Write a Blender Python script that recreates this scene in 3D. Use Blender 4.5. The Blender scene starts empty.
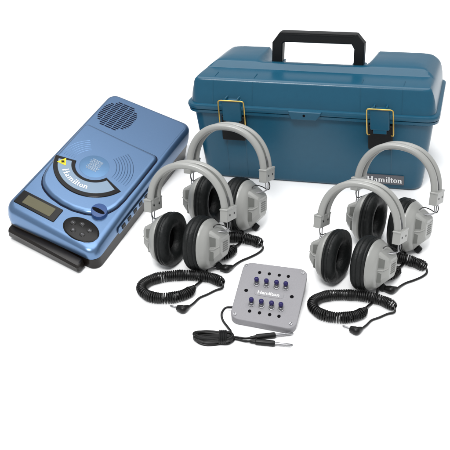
import bpy, math, random
from math import sin, cos, pi, radians, sqrt
from mathutils import Vector, Matrix

random.seed(3)
scene = bpy.context.scene
COL = scene.collection

# ------------------------------------------------------------------ camera, light, exposure
cd = bpy.data.cameras.new('camera')
cam = bpy.data.objects.new('camera', cd)
COL.objects.link(cam)
PITCH = radians(35)
cam.location = (0, -1.5 * cos(PITCH), 1.5 * sin(PITCH))
cam.rotation_euler = (pi / 2 - PITCH, 0, 0)
cd.sensor_width = 36
cd.lens = 36 * 700 / 450
cd.clip_start = 0.02
cd.clip_end = 200
scene.camera = cam

world = bpy.data.worlds.new('World')
scene.world = world
world.use_nodes = True
bg = world.node_tree.nodes['Background']
bg.inputs[0].default_value = (0.96, 0.98, 1.0, 1)
bg.inputs[1].default_value = 0.70


def area(name, loc, target, size, power, color=(1, 1, 1)):
    ld = bpy.data.lights.new(name, 'AREA')
    ld.shape = 'RECTANGLE'
    ld.size, ld.size_y = size
    ld.energy = power
    ld.color = color
    o = bpy.data.objects.new(name, ld)
    COL.objects.link(o)
    o.location = loc
    o.rotation_euler = (Vector(target) - Vector(loc)).to_track_quat('-Z', 'Y').to_euler()
    return o


area('softbox_overhead', (0.2, 0.5, 2.5), (0.05, 0.05, 0), (3.0, 2.0), 74)
area('softbox_front', (-0.42, -1.40, 2.50), (0.0, 0.0, 0.05), (0.9, 0.6), 68)
vs = scene.view_settings
vs.view_transform = 'Standard'
vs.look = 'None'
vs.exposure = -0.25
vs.gamma = 1


# ------------------------------------------------------------------ materials
def mat(name, col, rough=0.5, bdist=.0006, metal=0.0, spec=0.3, bump=0.0, bscale=900, mottle=0.0, mscale=40, coat=0.0, coat_rough=.15):
    m = bpy.data.materials.new(name)
    m.use_nodes = True
    nt = m.node_tree
    b = nt.nodes['Principled BSDF']
    b.inputs['Base Color'].default_value = (*col, 1)
    b.inputs['Roughness'].default_value = rough
    b.inputs['Metallic'].default_value = metal
    b.inputs['Specular IOR Level'].default_value = spec
    b.inputs['Coat Weight'].default_value = coat
    b.inputs['Coat Roughness'].default_value = coat_rough
    tc = nt.nodes.new('ShaderNodeTexCoord')
    if mottle:
        n = nt.nodes.new('ShaderNodeTexNoise')
        n.inputs['Scale'].default_value = mscale
        n.inputs['Detail'].default_value = 6
        r = nt.nodes.new('ShaderNodeMixRGB')
        r.inputs[1].default_value = (*[c * (1 - mottle) for c in col], 1)
        r.inputs[2].default_value = (*[min(1, c * (1 + mottle)) for c in col], 1)
        nt.links.new(tc.outputs['Object'], n.inputs['Vector'])
        nt.links.new(n.outputs['Fac'], r.inputs[0])
        nt.links.new(r.outputs[0], b.inputs['Base Color'])
    if bump:
        n2 = nt.nodes.new('ShaderNodeTexNoise')
        n2.inputs['Scale'].default_value = bscale
        n2.inputs['Detail'].default_value = 3
        bp = nt.nodes.new('ShaderNodeBump')
        bp.inputs['Strength'].default_value = bump
        bp.inputs['Distance'].default_value = bdist
        nt.links.new(tc.outputs['Object'], n2.inputs['Vector'])
        nt.links.new(n2.outputs['Fac'], bp.inputs['Height'])
        nt.links.new(bp.outputs[0], b.inputs['Normal'])
    return m


M = dict(
    white=mat('white_paper', (0.93, 0.93, 0.93), 0.9, spec=0.0),
    case=mat('blue_case_plastic', (0.0065, 0.066, 0.116), 0.27, spec=0.38, bump=0.12, bscale=500, mottle=0.06, mscale=60),
    case_in=mat('dark_hole', (0.004, 0.004, 0.005), 0.8, spec=0.05),
    black=mat('black_plastic', (0.005, 0.0055, 0.006), 0.42, spec=0.22, bump=0.2),
    bar=mat('dark_brown_black_plastic', (0.007, 0.005, 0.004), 0.28, spec=0.35, bump=0.15),
    brass=mat('brass_wire', (0.55, 0.37, 0.10), 0.3, metal=0.9),
    silver=mat('steel', (0.27, 0.27, 0.28), 0.36, metal=1.0),
    player=mat('metallic_blue_paint', (0.115, 0.200, 0.345), 0.33, metal=0.85, spec=0.5, mottle=0.05, mscale=420, coat=0.2, coat_rough=.2),
    seam=mat('dark_blue_gap', (0.0035, 0.005, 0.016), 0.5, spec=0.1),
    window=mat('smoky_blue_window', (0.17, 0.24, 0.32), 0.22, spec=0.4),
    disc=mat('pale_blue_relief', (0.095, 0.19, 0.33), 0.4, metal=0.5, mottle=0.1),
    thumb=mat('deep_blue_latch', (0.022, 0.060, 0.18), 0.35, spec=0.4),
    gloss=mat('glossy_black', (0.004, 0.0035, 0.0035), 0.2, spec=0.2),
    lcd=mat('lcd_glass', (0.085, 0.078, 0.042), 0.4, spec=0.3, mottle=0.05),
    yellow=mat('yellow_sticker', (0.62, 0.50, 0.02), 0.5),
    text=mat('white_print', (0.72, 0.72, 0.72), 0.6, spec=0.1),
    grey=mat('warm_grey_plastic', (0.258, 0.260, 0.248), 0.30, spec=0.5, bump=0.15, mottle=0.05, mscale=30),
    grey_dark=mat('shadow_grey_plastic', (0.115, 0.118, 0.110), 0.5, spec=0.3),  # darker grey: band groove and cheek recess shade put into colour; label too
    pad=mat('black_vinyl', (0.0055, 0.0065, 0.0065), 0.48, spec=0.26, bump=1.0, bscale=70, bdist=.0022),
    foam=mat('black_foam', (0.004, 0.004, 0.0045), 0.95, spec=0.03, bump=0.6),
    cord=mat('black_cord', (0.0045, 0.0045, 0.0045), 0.36, spec=0.26),
    boxm=mat('lilac_grey_metal', (0.228, 0.224, 0.236), 0.5, spec=0.25, bump=0.4, bscale=650, mottle=0.08, mscale=400),
    knob=mat('blue_switch_tip', (0.012, 0.007, 0.075), 0.3, spec=0.4),
    plate=mat('grey_nameplate', (0.085, 0.085, 0.095), 0.4, spec=0.4),
    emblem=mat('pale_print', (0.27, 0.33, 0.40), 0.5),
    rib=mat('vent_grey', (0.13, 0.13, 0.14), 0.5, metal=0.4),
)


# ------------------------------------------------------------------ mesh building
class MB:
    def __init__(s):
        s.v, s.f = [], []

    def add(s, vs_, fs):
        k = len(s.v)
        s.v += [tuple(v) for v in vs_]
        s.f += [tuple(i + k for i in f) for f in fs]
        return s

    def box(s, a, b):
        x0, y0, z0 = a
        x1, y1, z1 = b
        return s.add([(x0, y0, z0), (x1, y0, z0), (x1, y1, z0), (x0, y1, z0), (x0, y0, z1), (x1, y0, z1), (x1, y1, z1), (x0, y1, z1)],
                     [(3, 2, 1, 0), (4, 5, 6, 7), (0, 1, 5, 4), (1, 2, 6, 5), (2, 3, 7, 6), (3, 0, 4, 7)])

    def loft(s, rings, cap0=True, cap1=True, closed=True):
        n = len(rings[0])
        vs_ = [p for r in rings for p in r]
        fs = []
        for i in range(len(rings) - 1):
            for j in range(n if closed else n - 1):
                a, b = i * n + j, i * n + (j + 1) % n
                fs.append((a, b, b + n, a + n))
        if cap0:
            fs.append(tuple(reversed(range(n))))
        if cap1:
            fs.append(tuple((len(rings) - 1) * n + j for j in range(n)))
        return s.add(vs_, fs)

    def cap_rings(s, poly, f, n=10):
        # fill a warped, convex-ish face with shrinking copies of its outline so it follows the warp
        cx = sum(p[0] for p in poly) / len(poly)
        cy = sum(p[1] for p in poly) / len(poly)
        rings = [[f(cx + (x - cx) * k, cy + (y - cy) * k) for x, y in poly] for k in [1 - j / n for j in range(n)] + [.02]]
        return s.loft(rings, cap0=False, cap1=True)

    def tube(s, path, r, n=8, closed=False, flat=1.0):
        path = [Vector(p) for p in path]
        m = len(path)
        rings = []
        up = None
        for i, p in enumerate(path):
            a = path[i - 1] if (i > 0 or closed) else p
            b = path[(i + 1) % m] if (i < m - 1 or closed) else p
            t = (b - a).normalized()
            if up is None:
                up = Vector((0, 0, 1)) if abs(t.z) < 0.9 else Vector((0, 1, 0))
            u = (up - t * up.dot(t)).normalized()
            w = t.cross(u)
            up = u
            rr = r(i / (m - 1)) if callable(r) else r
            rings.append([p + u * rr * cos(k * 2 * pi / n) + w * rr * flat * sin(k * 2 * pi / n) for k in range(n)])
        if closed:
            rings.append(rings[0])
        return s.loft(rings, not closed, not closed)

    def lathe(s, prof, c, ax, u, w, n=32, sy=1.0, cap=True):
        # prof: list of (distance along axis, radius)
        c, ax, u, w = map(Vector, (c, ax, u, w))
        rings = [[c + ax * h + u * r * sy * cos(k * 2 * pi / n) + w * r * sin(k * 2 * pi / n) for k in range(n)] for h, r in prof]
        return s.loft(rings, cap, cap)

    def prism(s, poly, f, h0, h1, bev=0.0):
        # poly 2D; f(x, y, h) -> point
        if bev:
            cx = sum(p[0] for p in poly) / len(poly)
            cy = sum(p[1] for p in poly) / len(poly)
            ins = inset(poly, bev)
            return s.loft([[f(x, y, h0) for x, y in poly], [f(x, y, h1 - bev) for x, y in poly], [f(x, y, h1) for x, y in ins]])
        return s.loft([[f(x, y, h0) for x, y in poly], [f(x, y, h1) for x, y in poly]])


def inset(poly, d):
    n = len(poly)
    out = []
    area_ = sum(poly[i][0] * poly[(i + 1) % n][1] - poly[(i + 1) % n][0] * poly[i][1] for i in range(n))
    sg = 1 if area_ > 0 else -1
    for i in range(n):
        p0, p1, p2 = Vector(poly[i - 1]), Vector(poly[i]), Vector(poly[(i + 1) % n])
        a, b = (p1 - p0), (p2 - p1)
        if a.length < 1e-9 or b.length < 1e-9:
            out.append(tuple(p1))
            continue
        a.normalize()
        b.normalize()
        na, nb = Vector((-a.y, a.x)) * sg, Vector((-b.y, b.x)) * sg
        m = na + nb
        m = m / max(0.5, m.dot(na)) if m.length > 1e-6 else na
        out.append(tuple(p1 + m * d))
    return out


def rrect(x0, y0, x1, y1, r, n=6):
    out = []
    for cx, cy, a0 in ((x1 - r, y0 + r, -90), (x1 - r, y1 - r, 0), (x0 + r, y1 - r, 90), (x0 + r, y0 + r, 180)):
        for k in range(n + 1):
            a = radians(a0 + 90 * k / n)
            out.append((cx + r * cos(a), cy + r * sin(a)))
    return out


def smooth_path(pts, m=8, closed=False):
    pts = [Vector(p) for p in pts]
    n = len(pts)
    out = []
    for i in range(n if closed else n - 1):
        g = (lambda k: pts[k % n]) if closed else (lambda k: pts[max(0, min(n - 1, k))])
        p0, p1, p2, p3 = g(i - 1), g(i), g(i + 1), g(i + 2)
        for k in range(m):
            t = k / m
            out.append(0.5 * ((2 * p1) + (p2 - p0) * t + (2 * p0 - 5 * p1 + 4 * p2 - p3) * t * t + (3 * p1 - p0 - 3 * p2 + p3) * t ** 3))
    if not closed:
        out.append(pts[-1])
    return out


def build(name, mb, m, parent=None, warp=None, smooth=35, bevel=0.0, label=None):
    vsx = [Vector(warp(*v)) if warp else Vector(v) for v in mb.v]
    me = bpy.data.meshes.new(name)
    org = Vector(parent['_org']) if parent is not None and '_org' in parent else Vector((0, 0, 0))
    me.from_pydata([v - org for v in vsx], [], mb.f)
    me.validate()
    import bmesh
    bm = bmesh.new()
    bm.from_mesh(me)
    bmesh.ops.recalc_face_normals(bm, faces=bm.faces)
    bm.to_mesh(me)
    bm.free()
    me.materials.append(M[m])
    if smooth:
        for p in me.polygons:
            p.use_smooth = True
        me.set_sharp_from_angle(angle=radians(smooth))
    o = bpy.data.objects.new(name, me)
    COL.objects.link(o)
    if parent is not None:
        o.parent = parent
    if bevel:
        b = o.modifiers.new('bevel', 'BEVEL')
        b.width = bevel
        b.segments = 3
        b.limit_method = 'ANGLE'
        b.angle_limit = radians(35)
    if label:
        o['label'] = label
    ORG[name] = org
    ORGS[o.name] = org
    return o


ORG, ORGS = {}, {}


def part(name, mb, m, parent, warp=None, smooth=35, bevel=0.0, label=None):
    """child mesh: vertices given in world space, stored relative to the top-level thing"""
    root = parent
    while root.parent is not None:
        root = root.parent
    org = Vector(root.location)
    o = build(name, mb, m, None, warp, smooth, bevel, label)
    for v in o.data.vertices:
        v.co -= org
    o.parent = parent
    return o


def thing(name, loc, label, cat, group=None):
    o = bpy.data.objects.new(name, None)
    o.empty_display_size = 0.05
    COL.objects.link(o)
    o.location = loc
    o['label'] = label
    o['category'] = cat
    if group:
        o['group'] = group
    return o


def text_mb(body, f, height, x0, y0, bold=0.0, width=None, h=0.0004):
    """Blender's built-in font turned into mesh, laid on surface f(x, y, h)"""
    cu = bpy.data.curves.new('lettering', 'FONT')
    cu.body = body
    cu.size = 1.0
    cu.offset = bold
    cu.resolution_u = 3
    ob = bpy.data.objects.new('lettering', cu)
    COL.objects.link(ob)
    dg = bpy.context.evaluated_depsgraph_get()
    me = bpy.data.meshes.new_from_object(ob.evaluated_get(dg))
    xs = [v.co.x for v in me.vertices]
    w = max(xs) - min(xs)
    k = height / 0.7
    kx = width / w if width else k
    mb = MB()
    mb.add([f(x0 + (v.co.x - min(xs)) * kx, y0 + v.co.y * k, h) for v in me.vertices], [tuple(p.vertices) for p in me.polygons])
    bpy.data.objects.remove(ob)
    bpy.data.curves.remove(cu)
    bpy.data.meshes.remove(me)
    return mb


# ---- serif lettering of the name, drawn stroke by stroke (units: x-height = 1)
def serif_word():
    P = []

    def bar(x, y0, y1, w=.26):
        P.append([(x, y0), (x + w, y0), (x + w, y1), (x, y1)])

    def ser(x0, x1, y, t=.09):
        P.append([(x0, y - t), (x1, y - t), (x1, y), (x0, y)])

    def arc(cx, cy, rx, ry, a0, a1, wv, wh, n=10):
        for i in range(n):
            a, b = radians(a0 + (a1 - a0) * i / n), radians(a0 + (a1 - a0) * (i + 1) / n)
            P.append([(cx + rx * cos(a), cy + ry * sin(a)), (cx + rx * cos(b), cy + ry * sin(b)),
                      (cx + (rx - wv) * cos(b), cy + (ry - wh) * sin(b)), (cx + (rx - wv) * cos(a), cy + (ry - wh) * sin(a))])
    x = 0
    # H
    bar(x + .1, 0, 1.5, .3); bar(x + .95, 0, 1.5, .3)
    P.append([(x + .4, .7), (x + .95, .7), (x + .95, .82), (x + .4, .82)])
    for sx in (0, .85):
        ser(x + sx, x + sx + .5, .09); ser(x + sx, x + sx + .5, 1.5)
    x += 1.47
    # a
    bar(x + .48, 0, .72); arc(x + .41, .68, .33, .32, 0, 150, .24, .12); arc(x + .32, .29, .3, .29, 60, 330, .24, .11)
    ser(x + .6, x + .86, .1)
    x += .97

    def stem_arch(x, arches):
        bar(x + .08, 0, 1.0); ser(x, x + .42, .09); ser(x, x + .2, 1.0)
        q = x + .08
        for _ in range(arches):
            arc(q + .45, .68, .33, .32, 0, 150, .25, .13)
            bar(q + .52, 0, .7); ser(q + .44, q + .86, .09)
            q += .52
        return q + .42
    x = stem_arch(x, 2) + .08
    # i
    bar(x + .08, 0, 1.0); ser(x, x + .42, .09); ser(x, x + .2, 1.0)
    arc(x + .21, 1.32, .15, .15, 0, 360, .149, .149)
    x += .5
    # l
    bar(x + .08, 0, 1.5); ser(x, x + .42, .09); ser(x, x + .2, 1.5)
    x += .5
    # t
    bar(x + .12, .15, 1.3, .24); ser(x, x + .55, 1.0, .11); arc(x + .36, .22, .24, .22, 180, 320, .22, .11)
    x += .62
    # o
    arc(x + .4, .5, .4, .52, 0, 360, .24, .12, 20)
    x += .88
    # n
    x = stem_arch(x, 1)
    return P, x


def serif_mb(f, x0, y0, width, height, shear=0.0, h=0.0003):
    P, W = serif_word()
    mb = MB()
    for q in P:
        k = len(mb.v)
        mb.add([f(x0 + (a + shear * b) / W * width, y0 + b / 1.5 * height, h) for a, b in q], [tuple(range(len(q)))])
    return mb


def trilinear(c, box):
    c = [Vector(p) for p in c]

    def w(x, y, z):
        u, v, t = x / box[0], y / box[1], z / box[2]
        o = Vector((0, 0, 0))
        for k in range(8):
            a, b, d = k >> 2 & 1, k >> 1 & 1, k & 1
            o += c[k] * ((u if a else 1 - u) * (v if b else 1 - v) * (t if d else 1 - t))
        return o
    return w


# ------------------------------------------------------------------ ground
g = MB()
g.add([(-60, -60, 0), (60, -60, 0), (60, 60, 0), (-60, 60, 0)], [(0, 1, 2, 3)])
go = build('ground', g, 'white', smooth=0)
go['kind'] = 'structure'

# ------------------------------------------------------------------ carry case
CW0 = trilinear([(-.0423, .20265, 0), (-.05627, .2213, .26227), (-.0001, .44593, 0), (.01846, .43985, .23634),
                (.44957, .13178, 0), (.41591, .14475, .26896), (.49805, .36259, 0), (.4957, .35423, .24942)], (.46, .2, .26))


def CW(x, y, z):
    t = (x - .23) / .25
    return CW0(x + .0065 * t ** 5, y, z)


case = thing('carry_case', CW(.23, .1, 0) * 1.0, 'large blue plastic carry case with black handle and two brass wire latches', 'case')


def rr3(x0, y0, x1, y1, r, z, n=6):
    return [(x, y, z) for x, y in rrect(x0, y0, x1, y1, r, n)]


b = MB()
rings = []
for z, e, r in ((0, .008, .022), (.0015, .004, .024), (.005, .001, .025), (.010, 0, .025)):
    rings.append(rr3(e, e, .46 - e, .2 - e, r, z))
for k in range(1, 9):
    t = k / 8
    rings.append(rr3(-.013 * t, -.009 * t, .46 + .016 * t, .2 + .009 * t, .024 - .004 * t, .010 + .156 * t))
rings.append(rr3(-.013, -.009, .476, .209, .02, .168))
b.loft(rings)
part('body', b, 'case', case, CW)

# rim bead (body lip + lid lip with a parting groove)
r_ = MB()
rr_ = []
for z, e in ((.1645, -.006), (.1655, .0005), (.168, .003), (.1735, .0036), (.1742, .0015), (.1752, .0015), (.176, .0045), (.182, .0055), (.1855, .0045), (.187, .001), (.1875, -.004)):
    rr_.append(rr3(-.018 - e, -.0145 - e, .482 + e, .2105 + e, .024, z, 8))
r_.loft(rr_)
part('rim', r_, 'case', case, CW)


# lid shell
def arc_pts(cx, cz, r, a0, a1, n):
    return [(cx + r * cos(radians(a0 + (a1 - a0) * k / n)), cz + r * sin(radians(a0 + (a1 - a0) * k / n))) for k in range(n + 1)]


def densify(p, step):
    out = []
    for i in range(len(p) - 1):
        a, b_ = p[i], p[i + 1]
        m = max(1, int(math.dist(a, b_) / step))
        out += [(a[0] + (b_[0] - a[0]) * k / m, a[1] + (b_[1] - a[1]) * k / m) for k in range(m)]
    return out + [p[-1]]


NA = 4
front = [(-.013, .186), (-.0115, .195), (-.008, .21), (-.0035, .226)] + arc_pts(.0075, .2325, .0095, 170, 95, 6)
stepA = [(.030, .2440), (.058, .2448), (.0615, .2450), (.0635, .2464), (.0725, .2572), (.0745, .2586)]
topA = [(.085, .2615), (.11, .264), (.14, .264), (.162, .2635)]
backA = arc_pts(.172, .2475, .0165, 85, 5, 6) + [(.1965, .225), (.203, .2), (.206, .186)]
PA = front + stepA + topA + backA
stepB = [(.030, .2440), (.058, .2448), (.0615, .2450), (.0635, .2464), (.0718, .2560), (.0745, .2573)]
topB = [(.085, .2570), (.11, .249), (.14, .2385), (.165, .2265)]
backB = [(.172 + .026 * k / 6, .223 - .020 * (k / 6) ** 2) for k in range(7)] + [(.201, .199), (.204, .192), (.206, .186)]
PB = front + stepB + topB + backB
X0, X1, RC = -.0165, .4805, .022
caps = [(0, .1862), (.0015, .197), (.004, .215), (.0075, .231), (.010, .2375), (.013, .2425), (.0165, .2465), (.021, .251), (.026, .2555), (.031, .2585), (.037, .2605), (.045, .262), (.055, .27)]
xs = [X0 + d for d, _ in caps]
inner = [.06, .094, .0965, .100, .106, .110, .112, .13, .2, .3, .322, .325, .331, .336, .339, .342, .38, .42]
xs = [(X0 + d, cz) for d, cz in caps] + [(x, 1) for x in inner] + [(X1 - d, cz) for d, cz in reversed(caps)]
rings = []
for x, cz in xs:
    def sm(t):
        t = max(0, min(1, t))
        return t * t * (3 - 2 * t)
    m = sm((x - .094) / .018) * (1 - sm((x - .322) / .02))
    d = min(x - X0, X1 - x)
    ins = RC - sqrt(max(0, RC * RC - (RC - min(d, RC)) ** 2))
    ring = []
    for (ya, za), (yb, zb) in zip(PA, PB):
        y = ya + (yb - ya) * m
        z = za + (zb - za) * m
        k = 1 - 2 * ins / .22
        y = .0965 + (y - .0965) * k
        if z > cz:
            # soft minimum so that the end rounds over
            z = cz + (z - cz) * .04
        ring.append((x, y, z))
    rings.append(ring)
lid = MB()
lid.loft(rings, closed=False, cap0=False, cap1=False)
n_ = len(PA)
lid.f.append(tuple(range(n_)))
lid.f.append(tuple((len(rings) - 1) * n_ + j for j in range(n_)))
lid_o = part('lid', lid, 'case', case, CW, smooth=28)


def lidfront(x, z):
    # y of the lid front at height z
    for (y0, z0), (y1, z1) in zip(front, front[1:]):
        if z0 <= z <= z1:
            return y0 + (y1 - y0) * (z - z0) / (z1 - z0)
    return front[-1][0]


for x in (.031, .1125, .335, .418):
    s_ = MB()
    pts = [(x, lidfront(x, z) + .0002, z) for z in (.188, .2, .21, .22, .23, .236)]
    s_.tube(pts + [(x, .008, .2424), (x, .03, .2448)], .0009, 6)
    part('seam_line', s_, 'case', lid_o, CW)

# vertical seams on the body
for x in (.052, .092, .355, .397):
    s_ = MB()
    s_.tube([(x, -.0087, .160), (x, -.0052, .1), (x, -.0012, .03), (x, -.0005, .012)], .0008, 6)
    part('body_seam', s_, 'case', case, CW)

# padlock hasp
h = MB()
poly = [(.189, .1862), (.259, .1862), (.2565, .178), (.247, .1665), (.195, .1665), (.1905, .178)]
h.loft([[(x, -.0185, z) for x, z in poly], [(x, -.0245, z) for x, z in inset(poly, .001)], [(x, -.0255, z) for x, z in inset(poly, .002)]])
ho = part('hasp', h, 'case', case, CW, bevel=.0006)
h = MB()
h.lathe([(0, .0026), (.0006, .0026)], (.2225, -.0262, .1775), (0, 1, 0), (1, 0, 0), (0, 0, 1), 20)
part('padlock_hole', h, 'case_in', ho, CW)

# latches
for x0 in (.0465, .3505):
    x1 = x0 + .0525
    lv = MB()
    # black lever: plate with two horns
    poly = [(x0 + .0015, .107), (x0 + .0475, .107), (x0 + .0495, .112), (x0 + .051, .1635), (x0 + .044, .1635), (x0 + .043, .153), (x0 + .010, .153), (x0 + .009, .1635), (x0 + .002, .1635), (x0 + .0005, .112)]
    lv.loft([[(x, -.0050, z) for x, z in poly], [(x, -.0175 if z < .15 else -.0205, z) for x, z in poly], [(x, -.019 if z < .15 else -.022, z) for x, z in inset(poly, .0012)]])
    lo = part('latch', lv, 'black', case, CW, smooth=30, bevel=.0006, label='black plastic latch lever with brass wire loop')
    pl = MB()
    poly = rrect(x0 + .006, .1545, x1 - .008, .2005, .003, 4)
    pl.loft([[(x, -.010, z) for x, z in poly], [(x, -.0235, z) for x, z in poly], [(x, -.0248, z) for x, z in inset(poly, .0015)]])
    pl.box((x0 + .012, -.0235, .146), (x1 - .014, -.015, .156))
    part('catch_plate', pl, 'case', lo, CW, bevel=.0005)
    nb = MB()
    for q in (.013, .038):
        nb.box((x0 + q, -.0235, .2005), (x0 + q + .003, -.0095, .2065))
    part('catch_hook', nb, 'case', lo, CW, bevel=.0004)
    wr = MB()
    r = .004
    pts = [(x0 + .005, -.0205, .1425), (x0 + .001, -.0235, .1435), (x0, -.0262, .148), (x0, -.027, .19)]
    pts += [(x0 + r - r * cos(a), -.027, .1975 + r * sin(a)) for a in (.4, .8, 1.2)] + [(x0 + r + .002, -.027, .2018), (x1 - r - .002, -.027, .2018)]
    pts += [(x1 - r + r * cos(a), -.027, .1975 + r * sin(a)) for a in (1.2, .8, .4)] + [(x1, -.027, .19), (x1, -.0262, .148), (x1 - .001, -.0235, .1435), (x1 - .005, -.0205, .1425)]
    wr.tube(pts, .00145, 8)
    part('wire_loop', wr, 'brass', lo, CW)

# handle with folded-flat feet
hd = MB()
zt, zb = .3275, .2535
outer = [(.1262, zb), (.1262, zt - .026), (.1425, zt - .001), (.1465, zt), (.3005, zt), (.3055, zt - .001), (.3225, zt - .022), (.3225, zb - .003), (.3015, zb - .003), (.3015, zt - .0355), (.2955, zt - .0245), (.1525, zt - .0245), (.1485, zt - .0285), (.1485, zb)]


def ngon_prism(mb, poly, y0, y1, e):
    ins = inset(poly, e)
    mb.loft([[(x, y0 + e, z) for x, z in poly], [(x, y0, z) for x, z in ins]], cap0=False)
    mb.loft([[(x, y0 + e, z) for x, z in poly], [(x, y1 - e, z) for x, z in poly]], cap0=False, cap1=False)
    mb.loft([[(x, y1 - e, z) for x, z in poly], [(x, y1, z) for x, z in ins]], cap0=False)


ngon_prism(hd, outer, .088, .108, .0022)
hd_o = part('handle', hd, 'black', case, CW, smooth=25)
hr = MB()
hr.box((.150, .0872, zt - .0075), (.298, .0886, zt - .0045))
part('handle_ridge', hr, 'black', hd_o, CW, bevel=.0004)
for x in (.1225, .298):
    hf = MB()
    hf.loft([rr3(x, .082, x + .0285, .114, .003, .244, 3), rr3(x, .082, x + .0285, .114, .003, .2542, 3), rr3(x + .001, .083, x + .0275, .113, .003, .2552, 3)])
    part('hinge_block', hf, 'case', hd_o, CW)

# nameplate
npm = MB()
poly = rrect(.3440, .0165, .4230, .0385, .0015, 3)
npm.loft([[(x, .003, z) for x, z in poly], [(x, -.0042, z) for x, z in poly], [(x, -.0050, z) for x, z in inset(poly, .0006)]])
npo = part('nameplate', npm, 'plate', case, CW)
part('lettering', serif_mb(lambda x, z, h_: (x, -.0051 - h_, z), .3475, .0215, .072, .0135), 'text', npo, CW, smooth=0)

# ------------------------------------------------------------------ CD player
PW0 = trilinear([(-.44473, -.0296, 0), (-.44304, -.02637, .13083), (-.28037, .37007, 0), (-.28039, .37842, .12733),
                 (-.24887, -.14684, 0), (-.26334, -.14374, .08617), (-.10115, .29763, 0), (-.08845, .28009, .0918)], (.22, .4, .1))


def PWr(x, y, z):
    return PW0(.11 + (x - .11) * 1.02, .2 + (y - .2) * 1.02, z * (1 + .03 * y / .4))


player = thing('cd_player', PWr(.11, .2, 0), 'metallic blue portable CD player with round speaker grille and arched lid window', 'CD player')


def zt_(y):
    return .055 + .045 * y / .4


def T(x, y, h_=0.0):
    return (x, y, zt_(y) + h_)


def dens(p, step=.02):
    return densify(p + [p[0]], step)[:-1]


def pring(x0, y0, x1, y1, r, fz, n=8):
    k = lambda v, c, g_: c + (v - c) * g_
    out = []
    base_ = rrect(0, 0, .22, .4, .02, n)
    fine = dens(base_)
    # same outline sampling for every ring: parametrise each ring by the reference outline
    ring = rrect(x0, y0, x1, y1, r, n)
    for i in range(len(base_)):
        a, b_ = base_[i], base_[(i + 1) % len(base_)]
        m = max(1, int(math.dist(a, b_) / .02))
        c0, c1 = ring[i], ring[(i + 1) % len(ring)]
        for j in range(m):
            out.append((c0[0] + (c1[0] - c0[0]) * j / m, c0[1] + (c1[1] - c0[1]) * j / m))
    return [(k(x, .11, 1.05), k(y, .2, 1.032), fz(y)) for x, y in out]


# black base
b = MB()
b.loft([pring(.006, .004, .214, .396, .016, lambda y: 0.0), pring(.003, .001, .217, .399, .018, lambda y: .003),
        pring(.003, .001, .218, .4, .018, lambda y: .47 * zt_(y)), pring(.006, .003, .214, .397, .018, lambda y: .52 * zt_(y))])
part('base', b, 'bar', player, PWr)
# blue housing
b = MB()
R_ = .011
rg = [pring(.004, .004, .216, .396, .02, lambda y: .48 * zt_(y)), pring(0, 0, .22, .4, .022, lambda y: .50 * zt_(y)),
      pring(-.001, -.001, .221, .401, .022, lambda y: .66 * zt_(y))]
for k in range(9):
    a = radians(90 * k / 8)
    e = R_ * (1 - cos(a))
    rg.append(pring(e, e, .22 - e, .4 - e, .022 - e * .55, lambda y, a=a: zt_(y) - R_ + R_ * sin(a)))
# tessellated top so that shading stays clean
b.loft(rg, cap1=False)
b.cap_rings([(x, y) for x, y, z in rg[-1]], lambda x, y: (x, y, zt_(y)), 14)
part('housing', b, 'player', player, PWr, smooth=40)

# hinged lid over the disc well
def cor(cx, cy, r, a0, a1, n=6):
    return [(cx + r * cos(radians(a0 + (a1 - a0) * k / n)), cy + r * sin(radians(a0 + (a1 - a0) * k / n))) for k in range(n + 1)]


LP = cor(.200, .258, .0125, 5, 88) + cor(.022, .2605, .0135, 91, 176)
LP += [(.0100, .2), (.0112, .15), (.0145, .118), (.0215, .095), (.0325, .079), (.048, .069), (.070, .0615), (.100, .057), (.130, .0575), (.160, .0635), (.183, .0735), (.1985, .088), (.2075, .107), (.2115, .132), (.2127, .18), (.2127, .22)]
LP = dens([(p.x, p.y) for p in smooth_path([(x, y, 0) for x, y in dens(LP, .012)], 2, True)])
seam = MB()
SQ = inset(LP, -.0026)
seam.loft([[T(x, y, -.001) for x, y in SQ], [T(x, y, .0007) for x, y in SQ]], cap0=False, cap1=False)
seam.cap_rings(SQ, lambda x, y: T(x, y, .0007), 12)
part('lid_gap', seam, 'seam', player, PWr)
l_ = MB()
rg = [[T(x, y, 0.0) for x, y in LP]]
for k in range(9):
    a = radians(90 * k / 8)
    q = inset(LP, .0075 * (1 - cos(a)))
    rg.append([T(x, y, .001 + .0062 * sin(a)) for x, y in q])
l_.loft(rg, cap0=False, cap1=False)
l_.cap_rings(q, lambda x, y: T(x, y, .0072), 12)
plid = part('lid', l_, 'player', player, PWr, smooth=50)
LH = .0070  # lid face height
CX, CY = .106, .171


def L(r, a, h_=0.0):
    return T(CX + r * cos(a) / .96, CY + r * sin(a) / 1.12, LH + h_)


# ripples
for k in range(7):
    r = .050 + .0062 * k
    rp = MB()
    rp.tube([L(r, radians(a), .0) for a in range(-8, 63, 3)], .0008, 5)
    part('relief_arc', rp, 'player', plid, PWr)
for k in range(6):
    r = .052 + .0062 * k
    rp = MB()
    rp.tube([L(r, radians(a), .0) for a in range(128, 186, 3)], .0006, 5)
    part('relief_arc', rp, 'player', plid, PWr)
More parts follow.
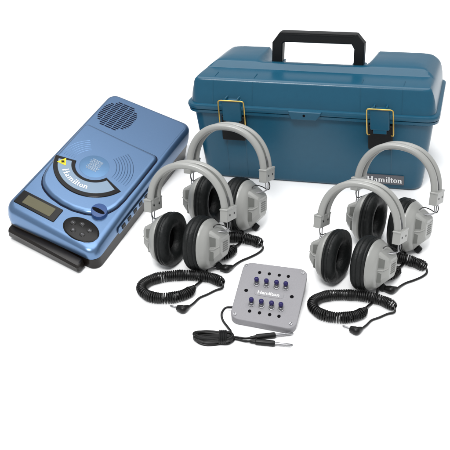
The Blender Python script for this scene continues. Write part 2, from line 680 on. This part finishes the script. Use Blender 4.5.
# centre disc with a printed block of text-like relief
dm = MB()
dm.loft([[L(.034, radians(a), -.001) for a in range(0, 360, 8)], [L(.034, radians(a), .0003) for a in range(0, 360, 8)], [L(.0325, radians(a), .0007) for a in range(0, 360, 8)]])
dmo = part('centre_disc', dm, 'disc', plid, PWr)
em = MB()
rnd = random.Random(5)
for j in range(11):
    yy = -.0145 + j * .0028
    x = -.016 + rnd.uniform(0, .006)
    while x < .014:
        w = rnd.uniform(.0012, .0045)
        em.prism([(x, yy), (x + w, yy), (x + w, yy + .0017), (x, yy + .0017)], lambda a, c, h_: T(CX - .002 + a, CY + .002 + c, LH + h_), .0004, .0012)
        x += w + rnd.uniform(.0006, .0018)
part('embossed_emblem', em, 'emblem', dmo, PWr)

# arched window
A0, A1 = radians(192), radians(340)


def sector(r0, r1, a0, a1, n=36):
    return [(r1, a0 + (a1 - a0) * k / n) for k in range(n + 1)] + [(r0, a1 + (a0 - a1) * k / n) for k in range(n + 1)]


wf = MB()


def sect_solid(mb, r0, r1, a0, a1, h0, h1, e):
    o0 = [L(r, a, h0) for r, a in sector(r0, r1, a0, a1)]
    o1 = [L(r, a, h1 - e) for r, a in sector(r0, r1, a0, a1)]
    o2 = [L(r, a, h1) for r, a in sector(r0 + e, r1 - e, a0 + e / .06, a1 - e / .06)]
    n = len(o0)
    mb.loft([o0, o1, o2], cap0=False, cap1=False)
    m = n // 2
    k0 = len(mb.v) - n
    for k in range(m - 1):
        mb.f.append((k0 + k, k0 + k + 1, k0 + n - 2 - k, k0 + n - 1 - k))


sect_solid(wf, .0425, .092, A0, A1, -.003, .0018, .001)
wfo = part('window_frame', wf, 'gloss', plid, PWr, smooth=30)
wi = MB()
sect_solid(wi, .051, .0815, A0 + .12, A1 - .10, .001, .0022, .0003)
wio = part('window', wi, 'window', wfo, PWr, smooth=30)
# yellow laser warning triangle
ta = radians(204)
tc_ = Vector((CX + .069 * cos(ta) / .96, CY + .069 * sin(ta) / 1.12 - .002))
tri = [(tc_.x + .0135 * cos(radians(q)), tc_.y + .0125 * sin(radians(q))) for q in (92, 212, 332)]
tm = MB()
tm.prism(tri, lambda x, y, h_: T(x, y, LH + h_), .002, .0027)
tro = part('warning_triangle', tm, 'yellow', wio, PWr, smooth=0)
tb = MB()
for q in range(0, 360, 45):
    a = radians(q)
    u = Vector((cos(a), sin(a))) * .0048
    v = Vector((-sin(a), cos(a))) * .0005
    c0 = tc_
    tb.prism([tuple(c0 - v), tuple(c0 + u - v), tuple(c0 + u + v), tuple(c0 + v)], lambda x, y, h_: T(x, y, LH + h_), .0027, .0029 + q * 1e-6)
tb.prism([(tc_.x + .0022 * cos(radians(q)), tc_.y + .0022 * sin(radians(q))) for q in range(0, 360, 30)], lambda x, y, h_: T(x, y, LH + h_), .0027, .0036)
part('burst_symbol', tb, 'gloss', tro, PWr, smooth=0)


def arc_text(x, y, h_):  # x runs along the arc, y outwards-in
    a = radians(221) + x / .0665
    return L(.0735 - y, a, .0024 + h_)


part('lettering', serif_mb(lambda x, y, h_: arc_text(x, y, h_), .004, .0012, .076, .0135), 'text', wio, PWr, smooth=0)

# thumb latch
tl = MB()
tl.loft([[T(.1835 + .0180 * cos(a), .0795 + .0170 * sin(a), -.001) for a in [radians(q) for q in range(0, 360, 10)]],
         [T(.1835 + .0175 * cos(a), .0795 + .0165 * sin(a), .0076) for a in [radians(q) for q in range(0, 360, 10)]],
         [T(.1835 + .0155 * cos(a), .0795 + .0145 * sin(a), .0082) for a in [radians(q) for q in range(0, 360, 10)]]])
tlo = part('lid_latch', tl, 'thumb', player, PWr)
ts = MB()
ts.prism([(.1835 + .0155 * cos(radians(q)), .0775 + .0048 * sin(radians(q))) for q in range(0, 360, 12)], T, .0080, .0086)
part('finger_slot', ts, 'case_in', tlo, PWr)

# LCD
q = MB()
q.prism(rrect(.0075, .0135, .1135, .0480, .002, 3), T, -.001, .0012, .0006)
dis = part('display', q, 'gloss', player, PWr)
q = MB()
q.prism(rrect(.0255, .0195, .0985, .0415, .001, 2), T, .001, .0016)
part('screen', q, 'lcd', dis, PWr)

# oval key pad
q = MB()
ov = lambda k, h_: [T(.1735 + .0405 * k * cos(radians(a)), .0275 + .0245 * k * sin(radians(a)), h_) for a in range(0, 360, 8)]
q.loft([ov(1.04, -.001), ov(1.04, .0006), ov(1.0, .0018), ov(.93, .0022)])
kp = part('keypad', q, 'gloss', player, PWr)
keys = [(-.0225, .004, 'prev'), (-.004, .010, 'play'), (.0185, .005, 'next'), (-.012, -.010, 'stop'), (.0105, -.0095, 'mode')]
for kx, ky, kk in keys:
    q = MB()
    cx_, cy_ = .1735 + kx, .0275 + ky
    q.prism([(cx_ + .0066 * cos(radians(a)), cy_ + .0052 * sin(radians(a))) for a in range(0, 360, 18)], T, .002, .0029, .0006)
    ko = part('key', q, 'gloss', kp, PWr)
    s_ = MB()
    t_ = .0021
    if kk == 'stop':
        s_.prism([(cx_ - t_, cy_ - t_), (cx_ + t_, cy_ - t_), (cx_ + t_, cy_ + t_), (cx_ - t_, cy_ + t_)], T, .0029, .0033)
    else:
        d_ = -1 if kk == 'prev' else 1
        s_.prism([(cx_ - d_ * t_, cy_ - t_), (cx_ + d_ * t_, cy_), (cx_ - d_ * t_, cy_ + t_)], T, .0029, .0033)
        s_.prism([(cx_ + d_ * t_, cy_ - t_), (cx_ + d_ * (t_ + .001), cy_ - t_), (cx_ + d_ * (t_ + .001), cy_ + t_), (cx_ + d_ * t_, cy_ + t_)], T, .0029, .00332)
    # printed symbols stay in the key's own object
    part('key_symbol', s_, 'rib', kp, PWr, smooth=0)

# speaker grille: rows of slots in a round field
q = MB()
gx, gy, gr_ = .0555, .3375, .0475
rows = 15
cols = [-.046, -.0275, -.0095, .0095, .0275, .046]
for j in range(rows):
    dy = (-1 + 2 * (j + .5) / rows) * gr_ * .94
    half = sqrt(max(0, gr_ ** 2 - dy ** 2))
    for a, c in zip(cols, cols[1:]):
        x0, x1 = max(a + .0010, -half), min(c - .0010, half)
        if x1 - x0 > .003:
            q.prism(rrect(gx + x0, gy + dy - .0014, gx + x1, gy + dy + .0014, .0007, 1), T, -.001, .0004)
part('speaker_grille', q, 'seam', player, PWr, smooth=0)

# front carrying bar under the front edge
q = MB()
bar_ = [(-.004, -.022), (.186, -.022)]


def barring(x, e):
    x = .010 + x * 1.03
    return [(a_, b__ + .018 - .011 * x / .18, c_ * .9 + .003) for a_, b__, c_ in [(x, -.031 + e, .0015 + e), (x, -.0345 + e, .006), (x, -.0345 + e, .0155), (x, -.0315 + e, .021 - e), (x, -.0155 - e, .0235 - e), (x, -.0125 - e, .021 - e), (x, -.0125 - e, .004), (x, -.015 - e, .0015 + e)]]


q.loft([barring(-.0035, .003), barring(-.0015, .001), barring(0, 0), barring(.176, 0), barring(.1775, .001), barring(.1795, .003)])
fb = part('front_bar', q, 'bar', player, PWr, smooth=30)
q = MB()
q.box((.012, -.006, .004), (.186, .004, .017))
part('bar_hinge', q, 'black', fb, PWr)

# right side: slider panel with ribs
q = MB()
pp = [(y, z) for y, z in rrect(.075, .030, .225, .047, .006, 4)]
q.loft([[(.2285, y, z + .045 * (y - .075) / .4 * .6) for y, z in pp], [(.2285, y, z + .045 * (y - .075) / .4 * .6) for y, z in pp], [(.2292, y, z + .045 * (y - .075) / .4 * .6) for y, z in inset(pp, .001)]])
sp = part('side_panel', q, 'player', player, PWr)
for k in range(6):
    q = MB()
    y = .088 + k * .023
    z = .034 + .045 * (y - .075) / .4 * .6
    q.box((.2285, y, z), (.2308, y + .012, z + .010))
    part('side_button', q, 'black', sp, PWr, bevel=.0006)

# ------------------------------------------------------------------ junction box
BWr = trilinear([(.00893, -.3052, 0), (.00858, -.30654, .03737), (.04004, -.17442, 0), (.03823, -.17498, .03637),
                 (.12082, -.33566, 0), (.12286, -.33574, .03624), (.15482, -.20251, 0), (.15563, -.2018, .03822)], (.14, .16, .05))
jbox = thing('headphone_junction_box', BWr(.07, .08, 0), 'square grey headphone junction box with eight small blue tipped switches', 'junction box')


def bt_(y):
    return .05 * (.4 + .6 * y / .16)


def B(x, y, h_=0.0):
    return (x, y, bt_(y) + h_)


def bring(e, r, fz):
    return [(x, y, fz(y)) for x, y in rrect(e - .002, e - .002, .142 - e, .162 - e, r, 8)]


q = MB()
rg = [bring(.003, .018, lambda y: 0), bring(.0015, .019, lambda y: .0015), bring(.0005, .02, lambda y: bt_(y) - .0035)]
for k in range(5):
    a = radians(90 * k / 4)
    rg.append(bring(.0005 + .0022 * (1 - cos(a)), .02, lambda y, a=a: bt_(y) - .0022 + .0022 * sin(a)))
q.loft(rg)
part('housing', q, 'boxm', jbox, BWr)


def disc(mb, x, y, r, h0, h1, n=20, ky=1.0, e=0):
    mb.prism([(x + r * cos(2 * pi * k / n), y + r * ky * sin(2 * pi * k / n)) for k in range(n)], B, h0, h1, e)


xs_ = (.0376, .0592, .0812, .1012)
for y in (.1345, .0243):
    for x in xs_:
        q = MB()
        q.prism([(x + .0036 * cos(2 * pi * k / 20), y + .0042 * sin(2 * pi * k / 20)) for k in range(20)], B, -.002, .0004)
        so = part('jack_socket', q, 'case_in', jbox, BWr)
for x, y in ((.0188, .0783), (.1183, .0804)):
    q = MB()
    disc(q, x, y, .0042, -.002, .0005)
    part('jack_socket', q, 'case_in', jbox, BWr)
for x, y in ((.0045, .151), (.1305, .1495), (.1290, .0105), (.0085, .0098)):
    q = MB()
    disc(q, x, y, .0040, -.001, .0012, e=.0004)
    sc = part('screw', q, 'silver', jbox, BWr)
    s_ = MB()
    a = random.uniform(0, pi)
    u = Vector((cos(a), sin(a))) * .0034
    v = Vector((-sin(a), cos(a))) * .0006
    s_.prism([tuple(Vector((x, y)) - u - v), tuple(Vector((x, y)) + u - v), tuple(Vector((x, y)) + u + v), tuple(Vector((x, y)) - u + v)], B, .0012, .0015)
    part('screw_slot', s_, 'case_in', sc, BWr, smooth=0)
for y in (.1000, .0425):
    for i, x in enumerate(xs_):
        c = BWr(*B(x, y, 0))
        up_ = (BWr(*B(x, y, .01)) - c).normalized()
        ux = (BWr(*B(x + .01, y, 0)) - c).normalized()
        uy = (BWr(*B(x, y + .01, 0)) - c).normalized()
        q = MB()
        q.lathe([(-.001, .0054), (.0012, .0054), (.0016, .0046), (.0016, .0043), (.0060, .0043), (.0066, .0036), (.0066, 0.0018)], c, up_, ux, uy, 18)
        sw = part('switch', q, 'silver', jbox)
        tilt = (up_ + uy * .14 - ux * .05).normalized()
        q = MB()
        w_ = tilt.cross(ux).normalized()
        q.lathe([(.004, .0022), (.0065, .0028), (.0074, .0038), (.0095, .0044), (.0120, .0044), (.0136, .0036), (.0142, .0018)], c, tilt, ux, w_, 16)
        part('switch_tip', q, 'knob', sw)
q = MB()
poly = rrect(.0375, .070, .101, .0875, .0065, 5)
q.prism(poly, B, -.0005, .0006, .0003)
lb = part('name_panel', q, 'boxm', jbox, BWr)
part('lettering', text_mb('Hamilton', lambda x, y, h_: B(x, y, h_), .0085, .0445, .0745, bold=.015, width=.047, h=.0009), 'text', lb, BWr, smooth=0)

# cable of the box: leaves the left side, gathered into a tied bundle, two straight plugs
cab = MB()
lead = smooth_path([(.022, -.279, .013), (.010, -.278, .013), (.0005, -.2790, .012), (-.006, -.287, .006), (-.004, -.301, .003), (.004, -.318, .0035), (.010, -.333, .006), (.006, -.341, .009), (-.004, -.344, .009)], 8)
cab.tube(lead, .0021, 8)
rn = random.Random(11)
for k in range(11):
    x0, x1 = -.0525 + rn.uniform(-.002, .005), .0125 + rn.uniform(-.006, .002)
    yc = -.3485 + rn.uniform(-.003, .003)
    wy = .0045 + .0095 * ((k * .37) % 1.0)
    z = .0026 + .0030 * (k % 4) + rn.uniform(0, .0006)
    pts = []
    for j in range(28):
        a = 2 * pi * j / 28
        cxx = (x0 + x1) / 2 + (x1 - x0) / 2 * (abs(cos(a)) ** .7) * (1 if cos(a) > 0 else -1)
        mid = cos(a)
        sq = 1 - .30 * math.exp(-((cxx + .008) / .012) ** 2)
        slope = -.06 * (cxx + .02)
        pts.append((cxx, yc + wy * sq * sin(a) + slope, z + .0015 * sin(a * 2 + k)))
    cab.tube(smooth_path(pts, 3, True), .0026, 8, closed=True)
cable = part('cable', cab, 'cord', jbox)
q = MB()
for k in range(4):
    x = -.0095 + k * .0034
    pts = [(x + .001 * sin(a), -.3490 + 0.0125 * cos(a), .0085 + .0085 * sin(a)) for a in [2 * pi * j / 20 for j in range(20)]]
    q.tube(pts, .0018, 7, closed=True)
part('cable_tie', q, 'cord', cable)
pa = smooth_path([(.010, -.3445, .004), (.022, -.3445, .003), (.035, -.3475, .0035), (.047, -.3465, .0045)], 6)
pb = smooth_path([(.010, -.3465, .003), (.020, -.3485, .0025), (.034, -.3535, .0030), (.046, -.3560, .0045)], 6)
for pth, tipv in ((pa, (.1195, -.3365, .0052)), (pb, (.1165, -.3660, .0052))):
    q = MB()
    q.tube(pth, .0019, 8)
    part('lead', q, 'cord', cable)
    a, b_ = Vector(pth[-1]), Vector(tipv)
    d = (b_ - a).normalized()
    u = Vector((0, 0, 1))
    u = (u - d * u.dot(d)).normalized()
    w = d.cross(u)
    Lh = (b_ - a).length
    q = MB()
    q.lathe([(-.004, .0022), (0, .0032), (.006, .0034), (.007, .0050), (.010, .0053), (Lh * .52, .0053), (Lh * .56, .0046), (Lh * .57, .002)], a, d, u, w, 18)
    pg = part('plug', q, 'cord', cable)
    q = MB()
    q.lathe([(Lh * .56, .0026), (Lh * .80, .0026), (Lh * .805, .0022), (Lh * .82, .0022), (Lh * .825, .0026), (Lh * .93, .0026), (Lh * .95, .0017), (Lh * .97, .0024), (Lh, .0008)], a, d, u, w, 14)
    part('plug_tip', q, 'silver', pg)

# ------------------------------------------------------------------ headphones
EX = Vector((.93, -.215, 0))
EY = Vector((.47, .83, -.27))
EZ = Vector((0.0, .33, .945))
PADR = .0535


def cup_ring(x, ry, rz, n=36, pw=2.25):
    out = []
    for k in range(n):
        a = 2 * pi * k / n
        c, s = cos(a), sin(a)
        out.append((x, ry * (abs(c) ** (2 / pw)) * (1 if c > 0 else -1), PADR + rz * (abs(s) ** (2 / pw)) * (1 if s > 0 else -1)))
    return out


ZMIN = 0


def HP(x, y, z):
    return EX * x + EY * y + EZ * z


low = min(HP(*p).z for xx in (.0,) for p in cup_ring(xx, .048, .0535))


def make_headphones(org, label, cord_pts, exit_pts, thin_pts, plug_pts):
    ORG_ = Vector((org[0], org[1], -low))
    root = thing('headphones', (org[0], org[1], 0), label, 'headphones', 'grey over-ear stereo headphones')

    def W(x, y, z):
        return ORG_ + HP(x, y, z)
    # headband: two moulded rails joined by a thin web
    CXL, ZC, AX, AZ = .0805, .124, .0765, .0815
    arc_ = []
    for k in range(41):
        a = pi * k / 40
        arc_.append((-AX * (abs(cos(a)) ** .92) * (1 if cos(a) > 0 else -1), ZC + AZ * (sin(a) ** .92 if sin(a) > 0 else 0)))
    def sweep(prof):
        rings = []
        for k, (x, z) in enumerate(arc_):
            x0, z0 = arc_[max(0, k - 1)]
            x1, z1 = arc_[min(40, k + 1)]
            t = Vector((x1 - x0, z1 - z0)).normalized()
            nx, nz = -t.y, t.x
            rings.append([(x + nx * h_, y, z + nz * h_) for y, h_ in prof])
        return MB().loft(rings)
    hb = part('headband', sweep([(-.008, .0022), (.008, .0022), (.008, -.0022), (-.008, -.0022)]), 'grey_dark', root, W, smooth=50)
    for yc in (-.0115, .0115):
        part('band_rail', sweep([(yc + .0064 * cos(2 * pi * k / 14), -.0066 * sin(2 * pi * k / 14)) for k in range(14)]), 'grey', hb, W, smooth=60)
    # adjustment wires showing in the groove near the clamps
    for s in (-1, 1):
        q = MB()
        q.tube(smooth_path([W(s * (AX + .0035), -.004, ZC + .006), W(s * (AX + .003), -.003, ZC + .018), W(s * (AX - .0005), .001, ZC + .030), W(s * (AX + .002), .004, ZC + .020), W(s * (AX + .0035), .004, ZC + .008)], 5), .0007, 6)
        part('slide_wire', q, 'silver', hb)
    for s in (-1, 1):
        xc = s * .0785
        # clamp block
        q = MB()
        q.box((xc - .0075, -.0195, ZC - .0165), (xc + .0075, .0195, ZC + .0085))
        q.box((xc - .0081, -.0206, ZC + .0055), (xc + .0081, .0206, ZC + .0092))
        cl = part('clamp', q, 'grey', hb, W, bevel=.0012)
        for y in (-.009, .009):
            q = MB()
            for sd in (-1, 1):
                q.lathe([(0, .0020), (.0006, .0020)], (xc + sd * .0074, y, ZC - .004), (sd, 0, 0), (0, 1, 0), (0, 0, 1), 14)
            part('rivet', q, 'black', cl, W)
        # wire yoke from clamp to the ear cup
        xin, tp = (-.0285, .0225) if s < 0 else (.003, .0305)
        xs0 = xin + s * tp          # pad back plane
        xo = xs0 + s * .030           # shell face
        q = MB()
        for dy in (-.0065, .0065):
            q.tube(smooth_path([W(xc, dy, ZC - .015), W(xc + s * .0005, dy * .8, ZC - .026), W(xc - s * .001, dy * .55, ZC - .036), W(xo - s * .004, dy * .8, ZC - .041), W(xo - s * .018, dy * 2.2, ZC - .0355 - .003), W(xo - s * .022, dy * 2.7, ZC - .043)], 6), .00105, 7)
        part('yoke_wire', q, 'silver', cl)
        q = MB()
        q.tube(smooth_path([W(xc + s * .001, .001, ZC - .012), W(xc + s * .005, .003, ZC - .026), W(xc + s * .001, .005, ZC - .0355), W(xc - s * .010, .002, ZC - .030), W(xc - s * .022, -.004, ZC - .0275), W(xc - s * .030, -.008, ZC - .036)], 6), .00095, 7)
        part('speaker_wire', q, 'cord', cl)
        # ear cup: shell
        q = MB()
        sr = []
        for d, k in ((0, .90), (.001, .94), (.004, .95), (.0065, .92), (.0085, .89), (.013, .85), (.0165, .78), (.0185, .68), (.0195, .5)):
            sr.append(cup_ring(xs0 + s * d, .0475 * k, .0525 * k))
        q.loft(sr)
        cup = part('ear_cup', q, 'grey', root, W, smooth=50)
        # moulded housing on the outside
        q = MB()
        hz0, hz1 = PADR - .026, PADR + .029
        def hs(d, w, zt2, zb2, bev=.005):
            x = xs0 + s * d
            return [(x, y, z) for y, z in ((-w, zb2 + bev * 2), (-w * .62, zb2), (w * .62, zb2), (w, zb2 + bev * 2), (w, zt2 - bev), (w * .80, zt2), (-w * .80, zt2), (-w, zt2 - bev))]
        WD = lambda d: .0265 - (d - .008) * .20
        q.loft([hs(.008, WD(.008), PADR + .036, PADR - .040), hs(.020, WD(.020), PADR + .034, PADR - .036), hs(.036, WD(.036), PADR + .024, PADR - .020), hs(.0385, WD(.0385) - .002, PADR + .021, PADR - .016)])
        hou = part('outer_housing', q, 'grey', cup, W, smooth=20, bevel=.0007)
        # raised dark cheeks, recess shade put into their colour, and label panel
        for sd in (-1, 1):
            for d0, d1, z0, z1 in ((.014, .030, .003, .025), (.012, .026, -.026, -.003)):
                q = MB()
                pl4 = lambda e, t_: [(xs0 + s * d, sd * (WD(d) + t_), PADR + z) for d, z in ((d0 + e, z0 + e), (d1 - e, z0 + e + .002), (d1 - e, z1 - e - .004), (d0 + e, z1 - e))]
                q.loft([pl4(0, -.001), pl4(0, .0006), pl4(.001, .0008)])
                part('recess_shade_panel', q, 'grey_dark', hou, W, smooth=20)
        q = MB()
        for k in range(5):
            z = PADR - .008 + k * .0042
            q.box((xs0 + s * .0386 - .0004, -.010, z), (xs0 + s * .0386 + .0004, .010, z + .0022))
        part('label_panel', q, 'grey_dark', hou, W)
        # thin arm ridges
        q = MB()
        q.tube([(xs0 + s * .0380, -.0165, PADR + .0165), (xs0 + s * .0388, -.002, PADR + .0135), (xs0 + s * .0380, .0165, PADR + .0165)], .0012, 6)
        q.tube([(xs0 + s * .012, -.0264, PADR - .001), (xs0 + s * .028, -.0235, PADR + .0), (xs0 + s * .0372, -.0205, PADR + .006)], .0014, 6)
        part('moulded_ridge', q, 'grey', hou, W)
        # cushion
        q = MB()
        t0 = tp / .0205
        prof2 = [(0, .895), (0, .96), (.0018, .99), (.0030, .985), (.0042, .960), (.0055, .985), (.0080, 1.005), (.0098, 1.0), (.0104, .985), (.0110, 1.0), (.0135, 1.0), (.0160, .975), (.0185, .91), (.0203, .81), (.0207, .71), (.0195, .60), (.0165, .51), (.012, .455), (.007, .435), (.003, .43)]
        q.loft([cup_ring(xs0 - s * d * t0, .048 * k - (1 - k) * .004, .0535 * k, 40, 2.2) for d, k in prof2], cap0=True, cap1=False)
        cu = part('cushion', q, 'pad', cup, W, smooth=60)
        q = MB()
        q.loft([cup_ring(xs0 - s * .0032, .0225, .0245, 32, 2.2), cup_ring(xs0 - s * .0042, .019, .021, 32, 2.2)])
        part('speaker_foam', q, 'foam', cu, W)
        if s > 0:
            q = MB()
            c = W(xs0 + .010, .010, PADR - .039)
            ax = (EX * .75 + EZ * -.55 + EY * .05).normalized()
            u = (EY - ax * EY.dot(ax)).normalized()
            w = ax.cross(u)
            pr = [(0, .0058), (.006, .0058), (.0065, .0072), (.015, .0070), (.0162, .0058)]
            rings = []
            for h_, r in pr:
                rings.append([c + ax * h_ + (u * cos(2 * pi * k / 24) + w * sin(2 * pi * k / 24)) * (r * (1 + (.05 if k % 2 else 0))) for k in range(24)])
            q.loft(rings)
            part('volume_knob', q, 'black', cup, smooth=20)
    # cord
    base = Vector((0, 0, 0))
    q = MB()
    q.tube(smooth_path(exit_pts, 6), .0024, 8)
    co = part('cord', q, 'cord', root)
    q = MB()
    path = smooth_path(cord_pts, 24)
    # helix along path
    ln = [0]
    for a, b_ in zip(path, path[1:]):
        ln.append(ln[-1] + (b_ - a).length)
    tot = ln[-1]
    turns = int(tot / .0038)
    N = turns * 12
    hel = []
    j = 0
    for i in range(N + 1):
        uu = i / N
        s_ = tot * max(0, min(1, uu + .0035 * sin(uu * 31) + .0022 * sin(uu * 83 + 1)))
        while j < len(ln) - 2 and ln[j + 1] < s_:
            j += 1
        f_ = (s_ - ln[j]) / max(1e-9, ln[j + 1] - ln[j])
        p = path[j].lerp(path[j + 1], min(1, f_))
        t = (path[j + 1] - path[j]).normalized()
        tb_ = (path[min(len(path) - 1, j + 2)] - path[max(0, j - 1)]).normalized()
        u = Vector((0, 0, 1))
        u = (u - tb_ * u.dot(tb_)).normalized()
        w = tb_.cross(u)
        a = 2 * pi * i / 12
        e = min(1, .35 + 12 * i / N, .7 + 12 * (N - i) / N)
        rr = .0087 * e * (1 + .05 * sin(uu * 47))
        hel.append(p + u * rr * cos(a) + w * rr * sin(a) + Vector((0, 0, .0)))
    q.tube(hel, .00172, 6)
    part('coil', q, 'cord', co, smooth=60)
    q = MB()
    q.tube(smooth_path(thin_pts, 8), .0021, 8)
    part('straight_lead', q, 'cord', co)
    a, b_, t_ = [Vector(p) for p in plug_pts]
    q = MB()
    q.tube(smooth_path([a, a.lerp(b_, .5), b_, b_.lerp(t_, .12), b_.lerp(t_, .45)], 5), lambda k: .003 + .0045 * min(1, k * 2.2) - .0025 * max(0, k - .75) * 4, 12)
    pg = part('plug', q, 'cord', co)
    q = MB()
    q.tube([b_.lerp(t_, .4), b_.lerp(t_, .7), b_.lerp(t_, .92), t_], lambda k: .0019 if k < .9 else .0008, 10)
    part('plug_tip', q, 'silver', pg)
    return root


def shift(pts, o):
    return [(p[0] + o[0], p[1] + o[1], p[2]) for p in pts]


R1 = .0105
O1 = (-.0665, -.150)
exitA = [(-.034, -.158, .014), (-.0355, -.166, .006), (-.039, -.178, .004), (-.046, -.193, .004), (-.054, -.206, .006), (-.058, -.217, .0105)]
coilA = [(-.0575, -.2175, R1), (-.066, -.2315, R1), (-.085, -.2435, R1), (-.110, -.249, R1), (-.135, -.246, R1), (-.1515, -.234, R1), (-.1565, -.218, R1), (-.149, -.203, R1), (-.130, -.191, R1), (-.105, -.1845, R1), (-.078, -.182, R1), (-.050, -.184, R1), (-.030, -.189, R1), (-.015, -.197, R1), (-.005, -.206, R1)]
thinA = [(-.0065, -.204, .011), (-.0045, -.213, .005), (-.018, -.219, .003), (-.033, -.2305, .003), (-.047, -.2400, .003), (-.057, -.2555, .004), (-.0655, -.268, .006)]
plugA = [(-.0655, -.268, .0065), (-.076, -.2770, .0075), (-.1005, -.2665, .0065)]
# the back pairs have the loop pulled in tighter behind the pair in front
exitB = [(.0345, -.030, .012), (.036, -.040, .006), (.034, -.055, .004), (.028, -.070, .004), (.022, -.080, .006), (.018, -.088, .0105)]
coilB = [(.0185, -.0875, R1), (.014, -.099, R1), (.006, -.109, R1), (-.006, -.1135, R1), (-.020, -.110, R1), (-.030, -.099, R1), (-.034, -.086, R1), (-.030, -.073, R1), (-.016, -.064, R1), (.002, -.058, R1), (.022, -.0565, R1), (.042, -.0615, R1), (.058, -.0690, R1), (.070, -.0775, R1)]
thinB = [(.070, -.0785, .011), (.073, -.0865, .005), (.064, -.098, .003), (.048, -.111, .003), (.033, -.121, .003), (.022, -.1325, .004), (.0145, -.144, .006)]
plugB = [(.0145, -.144, .0065), (.003, -.1515, .0075), (-.0235, -.144, .0065)]

LB = {
    'FL': 'front grey headphones beside the CD player, coiled cord lying left of the junction box',
    'BL': 'grey headphones standing between the CD player and the left latch of the case',
    'FR': 'front grey headphones with a coiled cord, standing right of the junction box',
    'BR': 'grey headphones at far right standing before the nameplate and right latch of the case',
}
hpA = make_headphones(O1, LB['FL'], coilA, exitA, thinA, plugA)
OB = (.0085, -.0185)
hpB = make_headphones(OB, LB['BL'], coilB, exitB, thinB, plugB)


def copy_tree(o, parent=None):
    c = o.copy()
    COL.objects.link(c)
    if parent is not None:
        c.parent = parent
    for ch in list(o.children):
        copy_tree(ch, c)
    return c


hpB.scale = (1.06,) * 3
c = copy_tree(hpA)
c.location = (O1[0] + .312, O1[1] - .058, 0)
c.scale = (.975,) * 3
c.rotation_euler.z = radians(-8)
c['label'] = LB['FR']
for ch in c.children:
    if ch.name.split('.')[0] == 'cord':
        ch.location.x += .011
        ch.location.y -= .002
c = copy_tree(hpB)
c.location = (OB[0] + .3280, OB[1] - .070, 0)
c.scale = (1.03,) * 3
c.rotation_euler.z = radians(-8)
c['label'] = LB['BR']
